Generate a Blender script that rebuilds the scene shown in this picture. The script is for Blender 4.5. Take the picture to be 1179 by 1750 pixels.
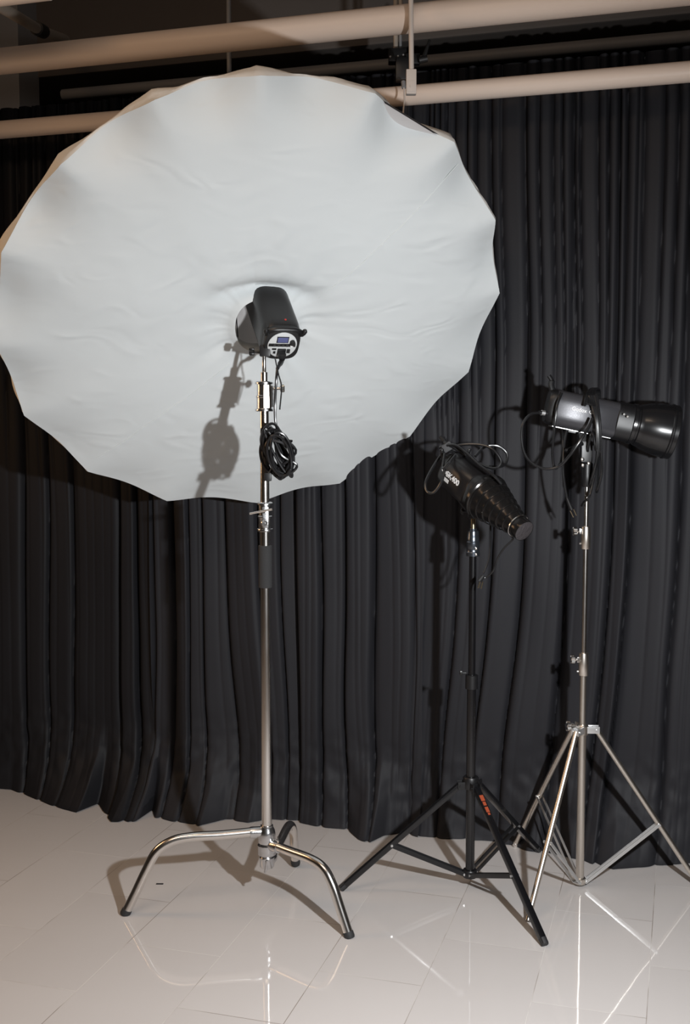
import bpy, bmesh, math, random
from mathutils import Vector, Matrix, noise

for _o in list(bpy.data.objects):
    bpy.data.objects.remove(_o)
C = bpy.context.scene.collection
S = bpy.context.scene
PI = math.pi
R = math.radians

# ------------------------------------------------------------------ camera, world, light, exposure
FPX, CAMH, PITCH = 1950.0, 1.575, R(4.8)
cd = bpy.data.cameras.new('camera'); cam = bpy.data.objects.new('camera', cd); C.objects.link(cam)
cam.location = (0, 0, CAMH); cam.rotation_euler = (R(90) - PITCH, 0, 0)
cd.sensor_fit = 'VERTICAL'; cd.sensor_height = 36; cd.sensor_width = 24
cd.lens = FPX / 1750 * 36
cd.clip_start = 0.05
S.camera = cam

w = bpy.data.worlds.new('world'); S.world = w; w.use_nodes = True
w.node_tree.nodes['Background'].inputs[0].default_value = (0.75, 0.55, 0.42, 1)
w.node_tree.nodes['Background'].inputs[1].default_value = 0.03

def look(o, tgt):
    o.rotation_euler = (Vector(tgt) - o.location).to_track_quat('-Z', 'Y').to_euler()

l = bpy.data.lights.new('flash', 'SPOT'); l.energy = 275; l.color = (0.965, 0.985, 1.0)
l.shadow_soft_size = 0.03; l.spot_size = R(134); l.spot_blend = 1.0
flash = bpy.data.objects.new('flash', l); C.objects.link(flash)
flash.location = (0.75, 1.45, 1.50); look(flash, (0.0, 3.6, 0.6))

def area(name, loc, tgt, sx, sy, power, col):
    a = bpy.data.lights.new(name, 'AREA'); a.shape = 'RECTANGLE'; a.size = sx; a.size_y = sy
    a.energy = power; a.color = col
    o = bpy.data.objects.new(name, a); C.objects.link(o); o.location = loc; look(o, tgt)
    return o
WARM = (1.0, 0.60, 0.30)
area('ceiling_fill', (0.3, 1.0, 2.45), (0.3, 1.3, 3.6), 1.2, 0.8, 13, (1.0, 0.93, 0.88))  # added fill, no real fixture: lifts the dark ceiling and beams
area('warm_lamp', (-2.45, 3.70, 1.8), (-1.1, 2.75, 1.1), 0.5, 0.9, 12, WARM)
area('pipe_fill', (-1.7, 2.5, 3.35), (-0.6, 4.0, 3.0), 0.4, 0.25, 2.2, WARM)  # added warm fill aimed at the cream pipes, not an actual lamp
area('ceiling_lamp', (-0.9, 1.5, 3.5), (-0.9, 1.5, 0.0), 1.8, 1.2, 30, (1.0, 0.76, 0.56))

S.view_settings.view_transform = 'Standard'; S.view_settings.look = 'None'
S.view_settings.gamma = 1; S.view_settings.use_curve_mapping = False
S.view_settings.exposure = 0.0

# ------------------------------------------------------------------ measuring helpers
_cp, _sp = math.cos(PITCH), math.sin(PITCH)
def ray(x, y):
    u = (x - 589.5) / FPX; v = (y - 875.0) / FPX
    return Vector((u, _cp - v * _sp, -_sp - v * _cp))
def at(x, y, Y):
    d = ray(x, y); return Vector((0, 0, CAMH)) + d * (Y / d.y)
def ground(x, y, z=0.0):
    d = ray(x, y); return Vector((0, 0, CAMH)) + d * ((z - CAMH) / d.z)
def onplane(x, y, c, n):
    d = ray(x, y); o = Vector((0, 0, CAMH)); return o + d * ((Vector(c) - o).dot(n) / d.dot(n))
def zat(y, Y): return at(589.5, y, Y).z

# ------------------------------------------------------------------ materials
def mat(name, col, rough=0.5, metal=0.0, spec=0.5, trans=0.0, coat=0.0, bump=None, sheen=0.0, aniso=0.0, emit=None):
    m = bpy.data.materials.new(name); m.use_nodes = True
    nt = m.node_tree; b = nt.nodes['Principled BSDF']
    b.inputs['Base Color'].default_value = (*col, 1); b.inputs['Roughness'].default_value = rough
    b.inputs['Metallic'].default_value = metal; b.inputs['Specular IOR Level'].default_value = spec
    b.inputs['Coat Weight'].default_value = coat
    if sheen: b.inputs['Sheen Weight'].default_value = sheen
    if emit:
        b.inputs['Emission Color'].default_value = (*emit[0], 1); b.inputs['Emission Strength'].default_value = emit[1]
    tc = nt.nodes.new('ShaderNodeTexCoord')
    nz = nt.nodes.new('ShaderNodeTexNoise'); nz.inputs['Scale'].default_value = 14 if not bump else bump[0]
    nz.inputs['Detail'].default_value = 6
    nt.links.new(tc.outputs['Object'], nz.inputs['Vector'])
    mr = nt.nodes.new('ShaderNodeMapRange'); mr.inputs[3].default_value = rough * 0.85; mr.inputs[4].default_value = min(1, rough * 1.2)
    nt.links.new(nz.outputs['Fac'], mr.inputs[0]); nt.links.new(mr.outputs[0], b.inputs['Roughness'])
    if bump:
        bp = nt.nodes.new('ShaderNodeBump'); bp.inputs['Strength'].default_value = bump[1]; bp.inputs['Distance'].default_value = bump[2]
        nt.links.new(nz.outputs['Fac'], bp.inputs['Height']); nt.links.new(bp.outputs[0], b.inputs['Normal'])
    return m

M = dict(
    chrome=mat('chrome', (0.76, 0.73, 0.70), 0.20, 1.0),
    cast=mat('cast_chrome', (0.62, 0.62, 0.63), 0.24, 1.0, bump=(90, 0.4, 0.002)),
    satin=mat('satin_steel', (0.72, 0.67, 0.61), 0.30, 1.0),
    alu=mat('aluminium', (0.70, 0.70, 0.70), 0.33, 0.9),
    black=mat('black_paint', (0.005, 0.005, 0.006), 0.25, 0.0, coat=0.3),
    plastic=mat('black_plastic', (0.007, 0.007, 0.008), 0.38),
    rubber=mat('rubber', (0.02, 0.02, 0.022), 0.6),
    cable=mat('cable_rubber', (0.011, 0.011, 0.012), 0.24),
    foam=mat('foam', (0.020, 0.020, 0.021), 0.85, bump=(300, 0.3, 0.001)),
    shell=mat('strobe_shell', (0.007, 0.0065, 0.007), 0.34, bump=(260, 0.15, 0.0006)),
    greyshell=mat('grey_strobe_shell', (0.05, 0.05, 0.056), 0.34, 0.3, bump=(260, 0.12, 0.0006)),
    gloss=mat('gloss_black_metal', (0.009, 0.009, 0.010), 0.24, 0.1, coat=0.25),
    snoot=mat('snoot_metal', (0.035, 0.033, 0.033), 0.19, 0.8),
    grid=mat('snoot_grid', (0.035, 0.030, 0.032), 0.6, bump=(120, 1.0, 0.004)),
    panel=mat('panel_silver', (0.55, 0.56, 0.56), 0.4),
    lcd=mat('lcd', (0.06, 0.07, 0.16), 0.2, emit=((0.10, 0.11, 0.25), 0.25)),
    red=mat('red_led', (0.5, 0.03, 0.02), 0.4),
    sticker=mat('orange_sticker', (0.45, 0.09, 0.04), 0.3, 0.3),
    white=mat('white_print', (0.75, 0.75, 0.75), 0.5),
    pipe=mat('cream_pipe_paint', (0.80, 0.67, 0.58), 0.42, bump=(60, 0.15, 0.002)),
    whiteplastic=mat('white_plastic', (0.62, 0.55, 0.50), 0.45),
    beige=mat('beige_conduit', (0.42, 0.36, 0.30), 0.45),
    canopy=mat('canopy_black', (0.05, 0.045, 0.045), 0.6),
    rod=mat('black_rod', (0.01, 0.01, 0.01), 0.5),
    ceilpaint=mat('ceiling_paint', (0.20, 0.20, 0.205), 0.8, bump=(8, 0.3, 0.01)),
    beampaint=mat('beam_paint', (0.11, 0.095, 0.086), 0.75, bump=(8, 0.3, 0.01)),
    greypipe=mat('grey_pipe', (0.26, 0.26, 0.27), 0.5),
    wallpaint=mat('wall_paint', (0.10, 0.095, 0.09), 0.9, bump=(20, 0.2, 0.004)),
    studiowall=mat('studio_wall_paint', (0.20, 0.185, 0.17), 0.9, bump=(20, 0.2, 0.004)),
    brass=mat('plug_prongs', (0.55, 0.48, 0.35), 0.25, 1.0),
)

def fabric_white():
    m = bpy.data.materials.new('white_diffusion_cloth'); m.use_nodes = True
    nt = m.node_tree; b = nt.nodes['Principled BSDF']; out = nt.nodes['Material Output']
    b.inputs['Base Color'].default_value = (0.70, 0.735, 0.745, 1); b.inputs['Roughness'].default_value = 0.75
    b.inputs['Specular IOR Level'].default_value = 0.25; b.inputs['Sheen Weight'].default_value = 0.15
    tc = nt.nodes.new('ShaderNodeTexCoord')
    mp = nt.nodes.new('ShaderNodeMapping'); mp.inputs['Scale'].default_value = (2.2, 2.2, 5.0); mp.inputs['Rotation'].default_value = (0.3, 0.5, 0.4)
    nt.links.new(tc.outputs['Object'], mp.inputs['Vector'])
    n1 = nt.nodes.new('ShaderNodeTexNoise'); n1.inputs['Scale'].default_value = 2.6; n1.inputs['Detail'].default_value = 5; n1.inputs['Distortion'].default_value = 1.4
    n1.noise_type = 'RIDGED_MULTIFRACTAL'
    nt.links.new(mp.outputs[0], n1.inputs['Vector'])
    n2 = nt.nodes.new('ShaderNodeTexNoise'); n2.inputs['Scale'].default_value = 7; n2.inputs['Detail'].default_value = 3
    nt.links.new(tc.outputs['Object'], n2.inputs['Vector'])
    b1 = nt.nodes.new('ShaderNodeBump'); b1.inputs['Strength'].default_value = 0.42; b1.inputs['Distance'].default_value = 0.008
    b2 = nt.nodes.new('ShaderNodeBump'); b2.inputs['Strength'].default_value = 0.25; b2.inputs['Distance'].default_value = 0.006
    nt.links.new(n1.outputs['Fac'], b1.inputs['Height']); nt.links.new(n2.outputs['Fac'], b2.inputs['Height'])
    nt.links.new(b1.outputs[0], b2.inputs['Normal']); nt.links.new(b2.outputs[0], b.inputs['Normal'])
    tr = nt.nodes.new('ShaderNodeBsdfTranslucent'); tr.inputs['Color'].default_value = (0.8, 0.78, 0.74, 1)
    mx = nt.nodes.new('ShaderNodeMixShader'); mx.inputs[0].default_value = 0.16
    nt.links.new(b.outputs[0], mx.inputs[1]); nt.links.new(tr.outputs[0], mx.inputs[2]); nt.links.new(mx.outputs[0], out.inputs[0])
    return m
M['cloth'] = fabric_white()
M['hem'] = mat('white_hem_cloth', (0.62, 0.60, 0.57), 0.8, bump=(30, 0.5, 0.006))
M['lining'] = mat('white_lining', (0.62, 0.60, 0.60), 0.5, bump=(12, 0.2, 0.003))

def curtain_mat(name, k):
    m = bpy.data.materials.new(name); m.use_nodes = True
    nt = m.node_tree; b = nt.nodes['Principled BSDF']
    b.inputs['Roughness'].default_value = 0.55; b.inputs['Specular IOR Level'].default_value = 0.14
    b.inputs['Sheen Weight'].default_value = 0.0; b.inputs['Sheen Roughness'].default_value = 0.4
    tc = nt.nodes.new('ShaderNodeTexCoord')
    mp = nt.nodes.new('ShaderNodeMapping'); mp.inputs['Scale'].default_value = (1, 1, 0.25)
    nt.links.new(tc.outputs['Object'], mp.inputs['Vector'])
    n1 = nt.nodes.new('ShaderNodeTexNoise'); n1.inputs['Scale'].default_value = 9; n1.inputs['Detail'].default_value = 5
    nt.links.new(mp.outputs[0], n1.inputs['Vector'])
    cr = nt.nodes.new('ShaderNodeMix'); cr.data_type = 'RGBA'
    cr.inputs[6].default_value = (0.0165*k, 0.0165*k, 0.0195*k, 1); cr.inputs[7].default_value = (0.024*k, 0.024*k, 0.0275*k, 1)
    nt.links.new(n1.outputs['Fac'], cr.inputs[0]); nt.links.new(cr.outputs[2], b.inputs['Base Color'])
    wv = nt.nodes.new('ShaderNodeTexNoise'); wv.inputs['Scale'].default_value = 500
    nt.links.new(tc.outputs['Object'], wv.inputs['Vector'])
    b1 = nt.nodes.new('ShaderNodeBump'); b1.inputs['Strength'].default_value = 0.25; b1.inputs['Distance'].default_value = 0.001
    nt.links.new(wv.outputs['Fac'], b1.inputs['Height']); nt.links.new(b1.outputs[0], b.inputs['Normal'])
    return m
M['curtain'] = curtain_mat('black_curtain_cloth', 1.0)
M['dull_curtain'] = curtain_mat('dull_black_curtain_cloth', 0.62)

ALONG = Vector((0.28441, 0.95870, 0)); CROSS = Vector((0.95870, -0.28441, 0))
def floor_mat():
    m = bpy.data.materials.new('polished_tiles'); m.use_nodes = True
    nt = m.node_tree; N = nt.nodes; L = nt.links; b = N['Principled BSDF']
    g = N.new('ShaderNodeNewGeometry')
    def dot(v):
        d = N.new('ShaderNodeVectorMath'); d.operation = 'DOT_PRODUCT'; L.new(g.outputs['Position'], d.inputs[0]); d.inputs[1].default_value = v; return d.outputs['Value']
    def add(a, k):
        d = N.new('ShaderNodeMath'); d.operation = 'ADD'; L.new(a, d.inputs[0]); d.inputs[1].default_value = k; return d.outputs[0]
    u = add(dot(ALONG), -2.98 + 60.0); v = add(dot(CROSS), 1.867 + 0.3014 * 200)
    cb = N.new('ShaderNodeCombineXYZ'); L.new(u, cb.inputs[0]); L.new(v, cb.inputs[1])
    br = N.new('ShaderNodeTexBrick'); L.new(cb.outputs[0], br.inputs['Vector'])
    br.offset = 0.5; br.offset_frequency = 2
    br.inputs['Scale'].default_value = 1; br.inputs['Brick Width'].default_value = 0.6; br.inputs['Row Height'].default_value = 0.3014
    br.inputs['Mortar Size'].default_value = 0.0013; br.inputs['Mortar Smooth'].default_value = 0.3; br.inputs['Bias'].default_value = 0
    br.inputs['Color1'].default_value = (0.55, 0.525, 0.515, 1); br.inputs['Color2'].default_value = (0.58, 0.555, 0.545, 1)
    # grout: pale in places, soiled in others
    nz = N.new('ShaderNodeTexNoise'); nz.inputs['Scale'].default_value = 2.3; nz.inputs['Detail'].default_value = 6; L.new(g.outputs['Position'], nz.inputs['Vector'])
    rp = N.new('ShaderNodeValToRGB'); rp.color_ramp.elements[0].position = 0.44; rp.color_ramp.elements[0].color = (0.62, 0.60, 0.58, 1)
    rp.color_ramp.elements[1].position = 0.58; rp.color_ramp.elements[1].color = (0.27, 0.235, 0.21, 1)
    L.new(nz.outputs['Fac'], rp.inputs[0]); L.new(rp.outputs[0], br.inputs['Mortar'])
    # faint scuffs
    n2 = N.new('ShaderNodeTexNoise'); n2.inputs['Scale'].default_value = 1.3; n2.inputs['Detail'].default_value = 8; L.new(g.outputs['Position'], n2.inputs['Vector'])
    m2 = N.new('ShaderNodeMapRange'); m2.inputs[3].default_value = 0.95; m2.inputs[4].default_value = 1.04; L.new(n2.outputs['Fac'], m2.inputs[0])
    vm = N.new('ShaderNodeVectorMath'); vm.operation = 'SCALE'; L.new(br.outputs['Color'], vm.inputs[0]); L.new(m2.outputs[0], vm.inputs['Scale'])
    L.new(vm.outputs[0], b.inputs['Base Color'])
    rr = N.new('ShaderNodeMapRange'); rr.inputs[3].default_value = 0.035; rr.inputs[4].default_value = 0.6
    L.new(br.outputs['Fac'], rr.inputs[0]); L.new(rr.outputs[0], b.inputs['Roughness'])
    b.inputs['Specular IOR Level'].default_value = 0.5
    n3 = N.new('ShaderNodeTexNoise'); n3.inputs['Scale'].default_value = 3.2; n3.inputs['Detail'].default_value = 2; L.new(g.outputs['Position'], n3.inputs['Vector'])
    bp = N.new('ShaderNodeBump'); bp.inputs['Strength'].default_value = 0.25; bp.inputs['Distance'].default_value = 0.003; L.new(n3.outputs['Fac'], bp.inputs['Height'])
    bq = N.new('ShaderNodeBump'); bq.invert = True; bq.inputs['Strength'].default_value = 0.4; bq.inputs['Distance'].default_value = 0.001
    L.new(br.outputs['Fac'], bq.inputs['Height']); L.new(bp.outputs[0], bq.inputs['Normal'])
    L.new(bq.outputs[0], b.inputs['Normal'])
    return m
M['floor'] = floor_mat()

# ------------------------------------------------------------------ mesh helpers (world coordinates in, local out)
def obj(name, bm, m, parent=None, smooth=True, ang=35):
    me = bpy.data.meshes.new(name)
    if parent is not None:
        base = parent
        off = Vector((0, 0, 0))
        while base is not None: off += base.location; base = base.parent
        bmesh.ops.translate(bm, verts=bm.verts, vec=-off)
    bm.normal_update()
    if smooth:
        for f in bm.faces: f.smooth = True
        for e in bm.edges:
            if len(e.link_faces) == 2 and e.calc_face_angle(0) > R(ang): e.smooth = False
    bm.to_mesh(me); bm.free()
    for mm in (m if isinstance(m, (list, tuple)) else [m]): me.materials.append(mm)
    o = bpy.data.objects.new(name, me); C.objects.link(o)
    if parent is not None: o.parent = parent
    return o
def tag(o, label, cat, group=None):
    o['label'] = label; o['category'] = cat
    if group: o['group'] = group
    return o
def thing(name, label, cat, loc, group=None):
    o = bpy.data.objects.new(name, None); o.empty_display_size = 0.05; C.objects.link(o); o.location = loc
    bpy.context.view_layer.update()
    return tag(o, label, cat, group)
def struct(name, bm, m, label=None, smooth=False):
    o = obj(name, bm, m, None, smooth); o['kind'] = 'structure'
    if label: o['label'] = label
    return o
def frame(d):
    d = Vector(d).normalized(); a = Vector((0, 0, 1)) if abs(d.z) < 0.95 else Vector((1, 0, 0))
    x = a.cross(d).normalized(); y = d.cross(x).normalized(); return x, y, d
def smooth_path(pts, n=8):
    pts = [Vector(p) for p in pts]; P = [pts[0] * 2 - pts[1]] + pts + [pts[-1] * 2 - pts[-2]]; out = []
    for i in range(1, len(P) - 2):
        p0, p1, p2, p3 = P[i-1:i+3]
        for k in range(n):
            t = k / n
            out.append(0.5 * ((2*p1) + (p2-p0)*t + (2*p0-5*p1+4*p2-p3)*t*t + (3*p1-p0-3*p2+p3)*t*t*t))
    out.append(pts[-1]); return out
def add_tube(bm, pts, r, seg=12, cap=True):
    pts = [Vector(p) for p in pts]; n = len(pts)
    rs = r if isinstance(r, (list, tuple)) else [r] * n
    t = (pts[1] - pts[0]).normalized(); x, y, _ = frame(t); rings = []
    for i, p in enumerate(pts):
        tt = (pts[min(i+1, n-1)] - pts[max(i-1, 0)])
        if tt.length < 1e-9: tt = t
        tt.normalize(); q = t.rotation_difference(tt); x = q @ x; x = (x - tt * x.dot(tt)).normalized(); y = tt.cross(x); t = tt
        rings.append([bm.verts.new(p + (x * math.cos(a) + y * math.sin(a)) * rs[i]) for a in (2*PI*k/seg for k in range(seg))])
    for a, b in zip(rings, rings[1:]):
        for k in range(seg): bm.faces.new((a[k], a[(k+1) % seg], b[(k+1) % seg], b[k]))
    if cap: bm.faces.new(rings[0][::-1]); bm.faces.new(rings[-1])
def add_lathe(bm, o, d, prof, seg=32, sq=0.0, up=None, cap=True, sx=1.0, sy=1.0):
    """prof: (distance along d, radius); sq>0 squares the section; up fixes the orientation"""
    o = Vector(o); x, y, d = frame(d)
    if up is not None:
        y = Vector(up); y = (y - d * y.dot(d)).normalized(); x = y.cross(d)
    rings = []
    for t, r in prof:
        ring = []
        for k in range(seg):
            a = 2*PI*k/seg; c, s = math.cos(a), math.sin(a)
            e = (abs(c)**(2+sq*6) + abs(s)**(2+sq*6)) ** (-1/(2+sq*6))
            ring.append(bm.verts.new(o + d*t + (x*c*sx + y*s*sy) * r * e))
        rings.append(ring)
    for a, b in zip(rings, rings[1:]):
        for k in range(seg): bm.faces.new((a[k], a[(k+1) % seg], b[(k+1) % seg], b[k]))
    if cap: bm.faces.new(rings[0][::-1]); bm.faces.new(rings[-1])
def add_box(bm, c, sx, sy, sz, ax=None, bev=0.0):
    x, y, z = ax if ax else (Vector((1, 0, 0)), Vector((0, 1, 0)), Vector((0, 0, 1)))
    mtx = Matrix((x, y, z)).transposed().to_4x4(); mtx.translation = Vector(c)
    g = bmesh.ops.create_cube(bm, size=1.0, matrix=mtx @ Matrix.Diagonal((sx, sy, sz, 1)))
    if bev:
        es = list({e for v in g['verts'] for e in v.link_edges})
        bmesh.ops.bevel(bm, geom=es, offset=bev, segments=2, affect='EDGES', profile=0.7)
def add_bar(bm, a, b, wd, th, side=(0, 1, 0), bev=0.0):
    a, b = Vector(a), Vector(b); d = (b - a); L = d.length; d.normalize()
    s = Vector(side); s = (s - d * s.dot(d)).normalized(); add_box(bm, (a + b) / 2, wd, th, L, (d.cross(s) * -1, s, d) if False else (s.cross(d), s, d), bev)
def BM(): return bmesh.new()
def tube_obj(name, pts, r, m, parent, seg=16): bm = BM(); add_tube(bm, pts, r, seg); return obj(name, bm, m, parent)
def cyl_obj(name, a, b, r, m, parent, r2=None, seg=24):
    bm = BM(); a = Vector(a); b = Vector(b); L = (b-a).length; r2 = r if r2 is None else r2
    add_lathe(bm, a, b-a, [(0, r*0.9), (min(.001, L*.1), r), (L-min(.001, L*.1), r2), (L, r2*0.9)], seg); return obj(name, bm, m, parent)
def lathe_obj(name, o, d, prof, m, parent, **k): bm = BM(); add_lathe(bm, o, d, prof, **k); return obj(name, bm, m, parent)
def star_knob(bm, c, d, r, th, lobes=5):
    """a lobed hand knob whose axis is d"""
    x, y, d = frame(d); seg = lobes * 8; rings = []
    for t, k in ((0, .8), (.15, 1), (.85, 1), (1, .8)):
        rings.append([bm.verts.new(Vector(c) + d*th*t + (x*math.cos(a)+y*math.sin(a)) * r*k*(0.84+0.16*math.cos(lobes*a))) for a in (2*PI*i/seg for i in range(seg))])
    for a, b in zip(rings, rings[1:]):
        for k in range(seg): bm.faces.new((a[k], a[(k+1) % seg], b[(k+1) % seg], b[k]))
    bm.faces.new(rings[0][::-1]); bm.faces.new(rings[-1])
def text_obj(name, s, size, org, right, up, m, parent, depth=0.0006, wrap=None):
    cu = bpy.data.curves.new(name, 'FONT'); cu.body = s; cu.size = size; cu.extrude = depth; cu.align_x = 'CENTER'; cu.align_y = 'CENTER'; cu.offset = size*0.012
    t = bpy.data.objects.new('tmp_text', cu); C.objects.link(t); bpy.context.view_layer.update()
    me = bpy.data.meshes.new_from_object(t.evaluated_get(bpy.context.evaluated_depsgraph_get()))
    bpy.data.objects.remove(t); bpy.data.curves.remove(cu)
    bm = BM(); bm.from_mesh(me); bpy.data.meshes.remove(me)
    right = Vector(right).normalized(); nrm = right.cross(Vector(up)).normalized(); up = nrm.cross(right)
    if wrap:
        for v in bm.verts: v.co = wrap(v.co)
    else:
        for v in bm.verts: v.co = Vector(org) + right*v.co.x + up*v.co.y + nrm*v.co.z
    return obj(name, bm, m, parent, smooth=False)

# ================================================================== ROOM
WN = Vector((0.2931, 0.9561, 0)).normalized()      # away from camera, normal of the back wall
WX = Vector((WN.y, -WN.x, 0))                      # along the wall, to the right
CW = Vector((-1.459, 4.80, 0))                     # a point on the curtain's hanging plane
CEIL = 3.62
def room_quad(name, pts, m, thick=None):
    bm = BM(); vs = [bm.verts.new(p) for p in pts]; bm.faces.new(vs); 
    return struct(name, bm, m)
A0 = CW + WN*0.75 - WX*4.2; B0 = CW + WN*0.75 + WX*6.0
A1 = A0 - WN*9.0; B1 = B0 - WN*9.0
up = Vector((0, 0, CEIL))
room_quad('floor', [A1, B1, B0, A0], M['floor'])
room_quad('ceiling', [A0+up, B0+up, B1+up, A1+up], M['ceilpaint'])
room_quad('wall_back', [A0, B0, B0+up, A0+up], M['wallpaint'])
room_quad('wall_left', [A1, A0, A0+up, A1+up], M['studiowall'])
room_quad('wall_right', [B0, B1, B1+up, B0+up], M['wallpaint'])
room_quad('wall_front', [B1, A1, A1+up, B1+up], M['studiowall'])

# beams under the ceiling behind the curtain
def wallpt(s, back, z): return CW + WX*s + WN*back + Vector((0, 0, z))
AX = (WX, WN, Vector((0, 0, 1)))
bm = BM(); add_box(bm, wallpt(1.0, 0.55, 3.22), 10.0, 0.40, 0.34, AX, 0.01); struct('trim_1', bm, M['beampaint'], 'wide dark brown ceiling beam running behind the top of the black curtain')
bm = BM(); add_box(bm, wallpt(1.0, 0.60, 3.50), 10.0, 0.5, 0.24, AX, 0.01); struct('trim_2', bm, M['ceilpaint'], 'dark grey ledge above the brown ceiling beam')
bm = BM(); add_box(bm, wallpt(-0.05, 0.28, 3.05), 0.13, 0.16, 0.7, AX, 0.004); struct('trim_3', bm, M['greypipe'], 'short grey post at the left end of the brown ceiling beam')
bm = BM(); add_box(bm, wallpt(1.42, 0.0, 3.40), 0.07, 0.07, 0.44, AX, 0.003); add_box(bm, wallpt(1.42, 0.0, 3.42), 0.16, 0.02, 0.02, AX, 0.003); struct('trim_4', bm, M['beampaint'], 'short dark post hanging from the ceiling above the thick cream pipe')
# slim grey conduit on the beam
bm = BM(); add_tube(bm, [wallpt(0.16, 0.31, 2.955), wallpt(2.78, 0.31, 2.955)], 0.022, 16)
tag(obj('conduit', bm, M['greypipe']), 'slim grey pipe lying low along the dark beam above the curtain', 'pipe')

# two cream pipes in front of the curtain
def long_pipe(name, label, p, r, s0, s1, joints=()):
    t = thing(name, label, 'pipe', p + WX*s0, 'cream ceiling pipes')
    tube_obj('pipe_tube', [p + WX*s0, p + WX*s1], r, M['pipe'], t, 32)
    return t
up_pipe = at(470, 56, 4.0)
lo_pipe = at(700, 163, 4.07)
pa = long_pipe('ceiling_pipe', 'thick cream pipe at the top, crossing above the white umbrella', up_pipe, 0.046, -3.0, 3.2)
pb = long_pipe('ceiling_pipe', 'thinner cream pipe across the curtain top, passing behind the umbrella', lo_pipe, 0.0335, -3.0, 3.2)
pc = long_pipe('ceiling_pipe', 'cream pipe clipped by the top left corner of the picture', at(20, -8, 3.9), 0.03, -2.0, 0.14)
del pc['group']; del pa['group']; del pb['group']
# sloping pipe at top left
bm = BM(); add_tube(bm, [at(-60, -25, 3.6), at(62, 48, 4.6)], 0.020, 16)
cp = tag(obj('branch_pipe', bm, M['beige']), 'short beige pipe slanting back at the top left corner', 'pipe')
bm = BM(); add_tube(bm, [at(62, 48, 4.6), at(74, 54, 4.7)], 0.027, 16); obj('pipe_coupling', bm, M['rod'], cp)
bm = BM(); add_tube(bm, [at(74, 54, 4.7), at(112, 68, 5.0)], 0.020, 16); obj('pipe_end', bm, M['beige'], cp)

# pipe hangers
def hanger(px, Y, y0, y1, wpx, label, m):
    t = thing('pipe_hanger', label, 'hanger', at(px, y1, Y))
    r = wpx / 2 * Y / FPX
    p0 = at(px, y1, Y); top = Vector((p0.x, p0.y, CEIL - 0.001))
    tube_obj('hanger_rod', [p0, top], r, m, t, 12)
    lathe_obj('ceiling_flange', top, (0, 0, -1), [(0, r*4), (0.012, r*4), (0.02, r*1.5)], m, t, seg=20)
    return t
hanger(392, 4.35, 25, 150, 8, 'thin grey hanger rod behind the pipes above the umbrella top', M['greypipe'])

# ------------------------------------------------------------------ CURTAINS
random.seed(11)
S0, S1 = -1.4, 4.5
HEM = [(-200, 1330), (0, 1345), (30, 1345), (60, 1362), (95, 1378), (135, 1387), (172, 1372), (179, 1384), (195, 1402), (225, 1402), (243, 1398), (247, 1386), (268, 1378),
       (272, 1393), (300, 1400), (345, 1408), (390, 1398), (430, 1402), (465, 1395), (490, 1392), (515, 1400), (560, 1410), (600, 1415), (618, 1430), (635, 1437), (660, 1425),
       (690, 1420), (720, 1428), (760, 1432), (830, 1425), (880, 1440), (900, 1450), (960, 1460), (996, 1468), (1048, 1484), (1080, 1481), (1116, 1479), (1179, 1474), (1400, 1490)]
HP = []
for x, y in HEM:
    p = ground(x, y) - CW; HP.append((p.dot(WX), max(0.05, -p.dot(WN))))
def hem(s):
    if s <= HP[0][0]: return 0.08
    for (a, fa), (b, fb) in zip(HP, HP[1:]):
        if a <= s <= b: return fa + (fb-fa)*(s-a)/max(1e-6, b-a)
    return 0.12
def knots(a, b, lo, hi, rnd):
    k = [a]
    while k[-1] < b: k.append(k[-1] + rnd.uniform(lo, hi) * (1.5 if rnd.random() < 0.2 else 1))
    return k
import bisect
def folds(K, amp, tilt, s, p):
    i = bisect.bisect_right(K, s) - 1
    if i < 0 or i >= len(K)-1: return 0
    t = 2*(s-K[i])/(K[i+1]-K[i]) - 1
    return (amp[i] + tilt[i]*t) * (1 - abs(t)**p)
def sstep(a, b, x):
    t = min(1, max(0, (x-a)/(b-a))); return t*t*(3-2*t)
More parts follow.
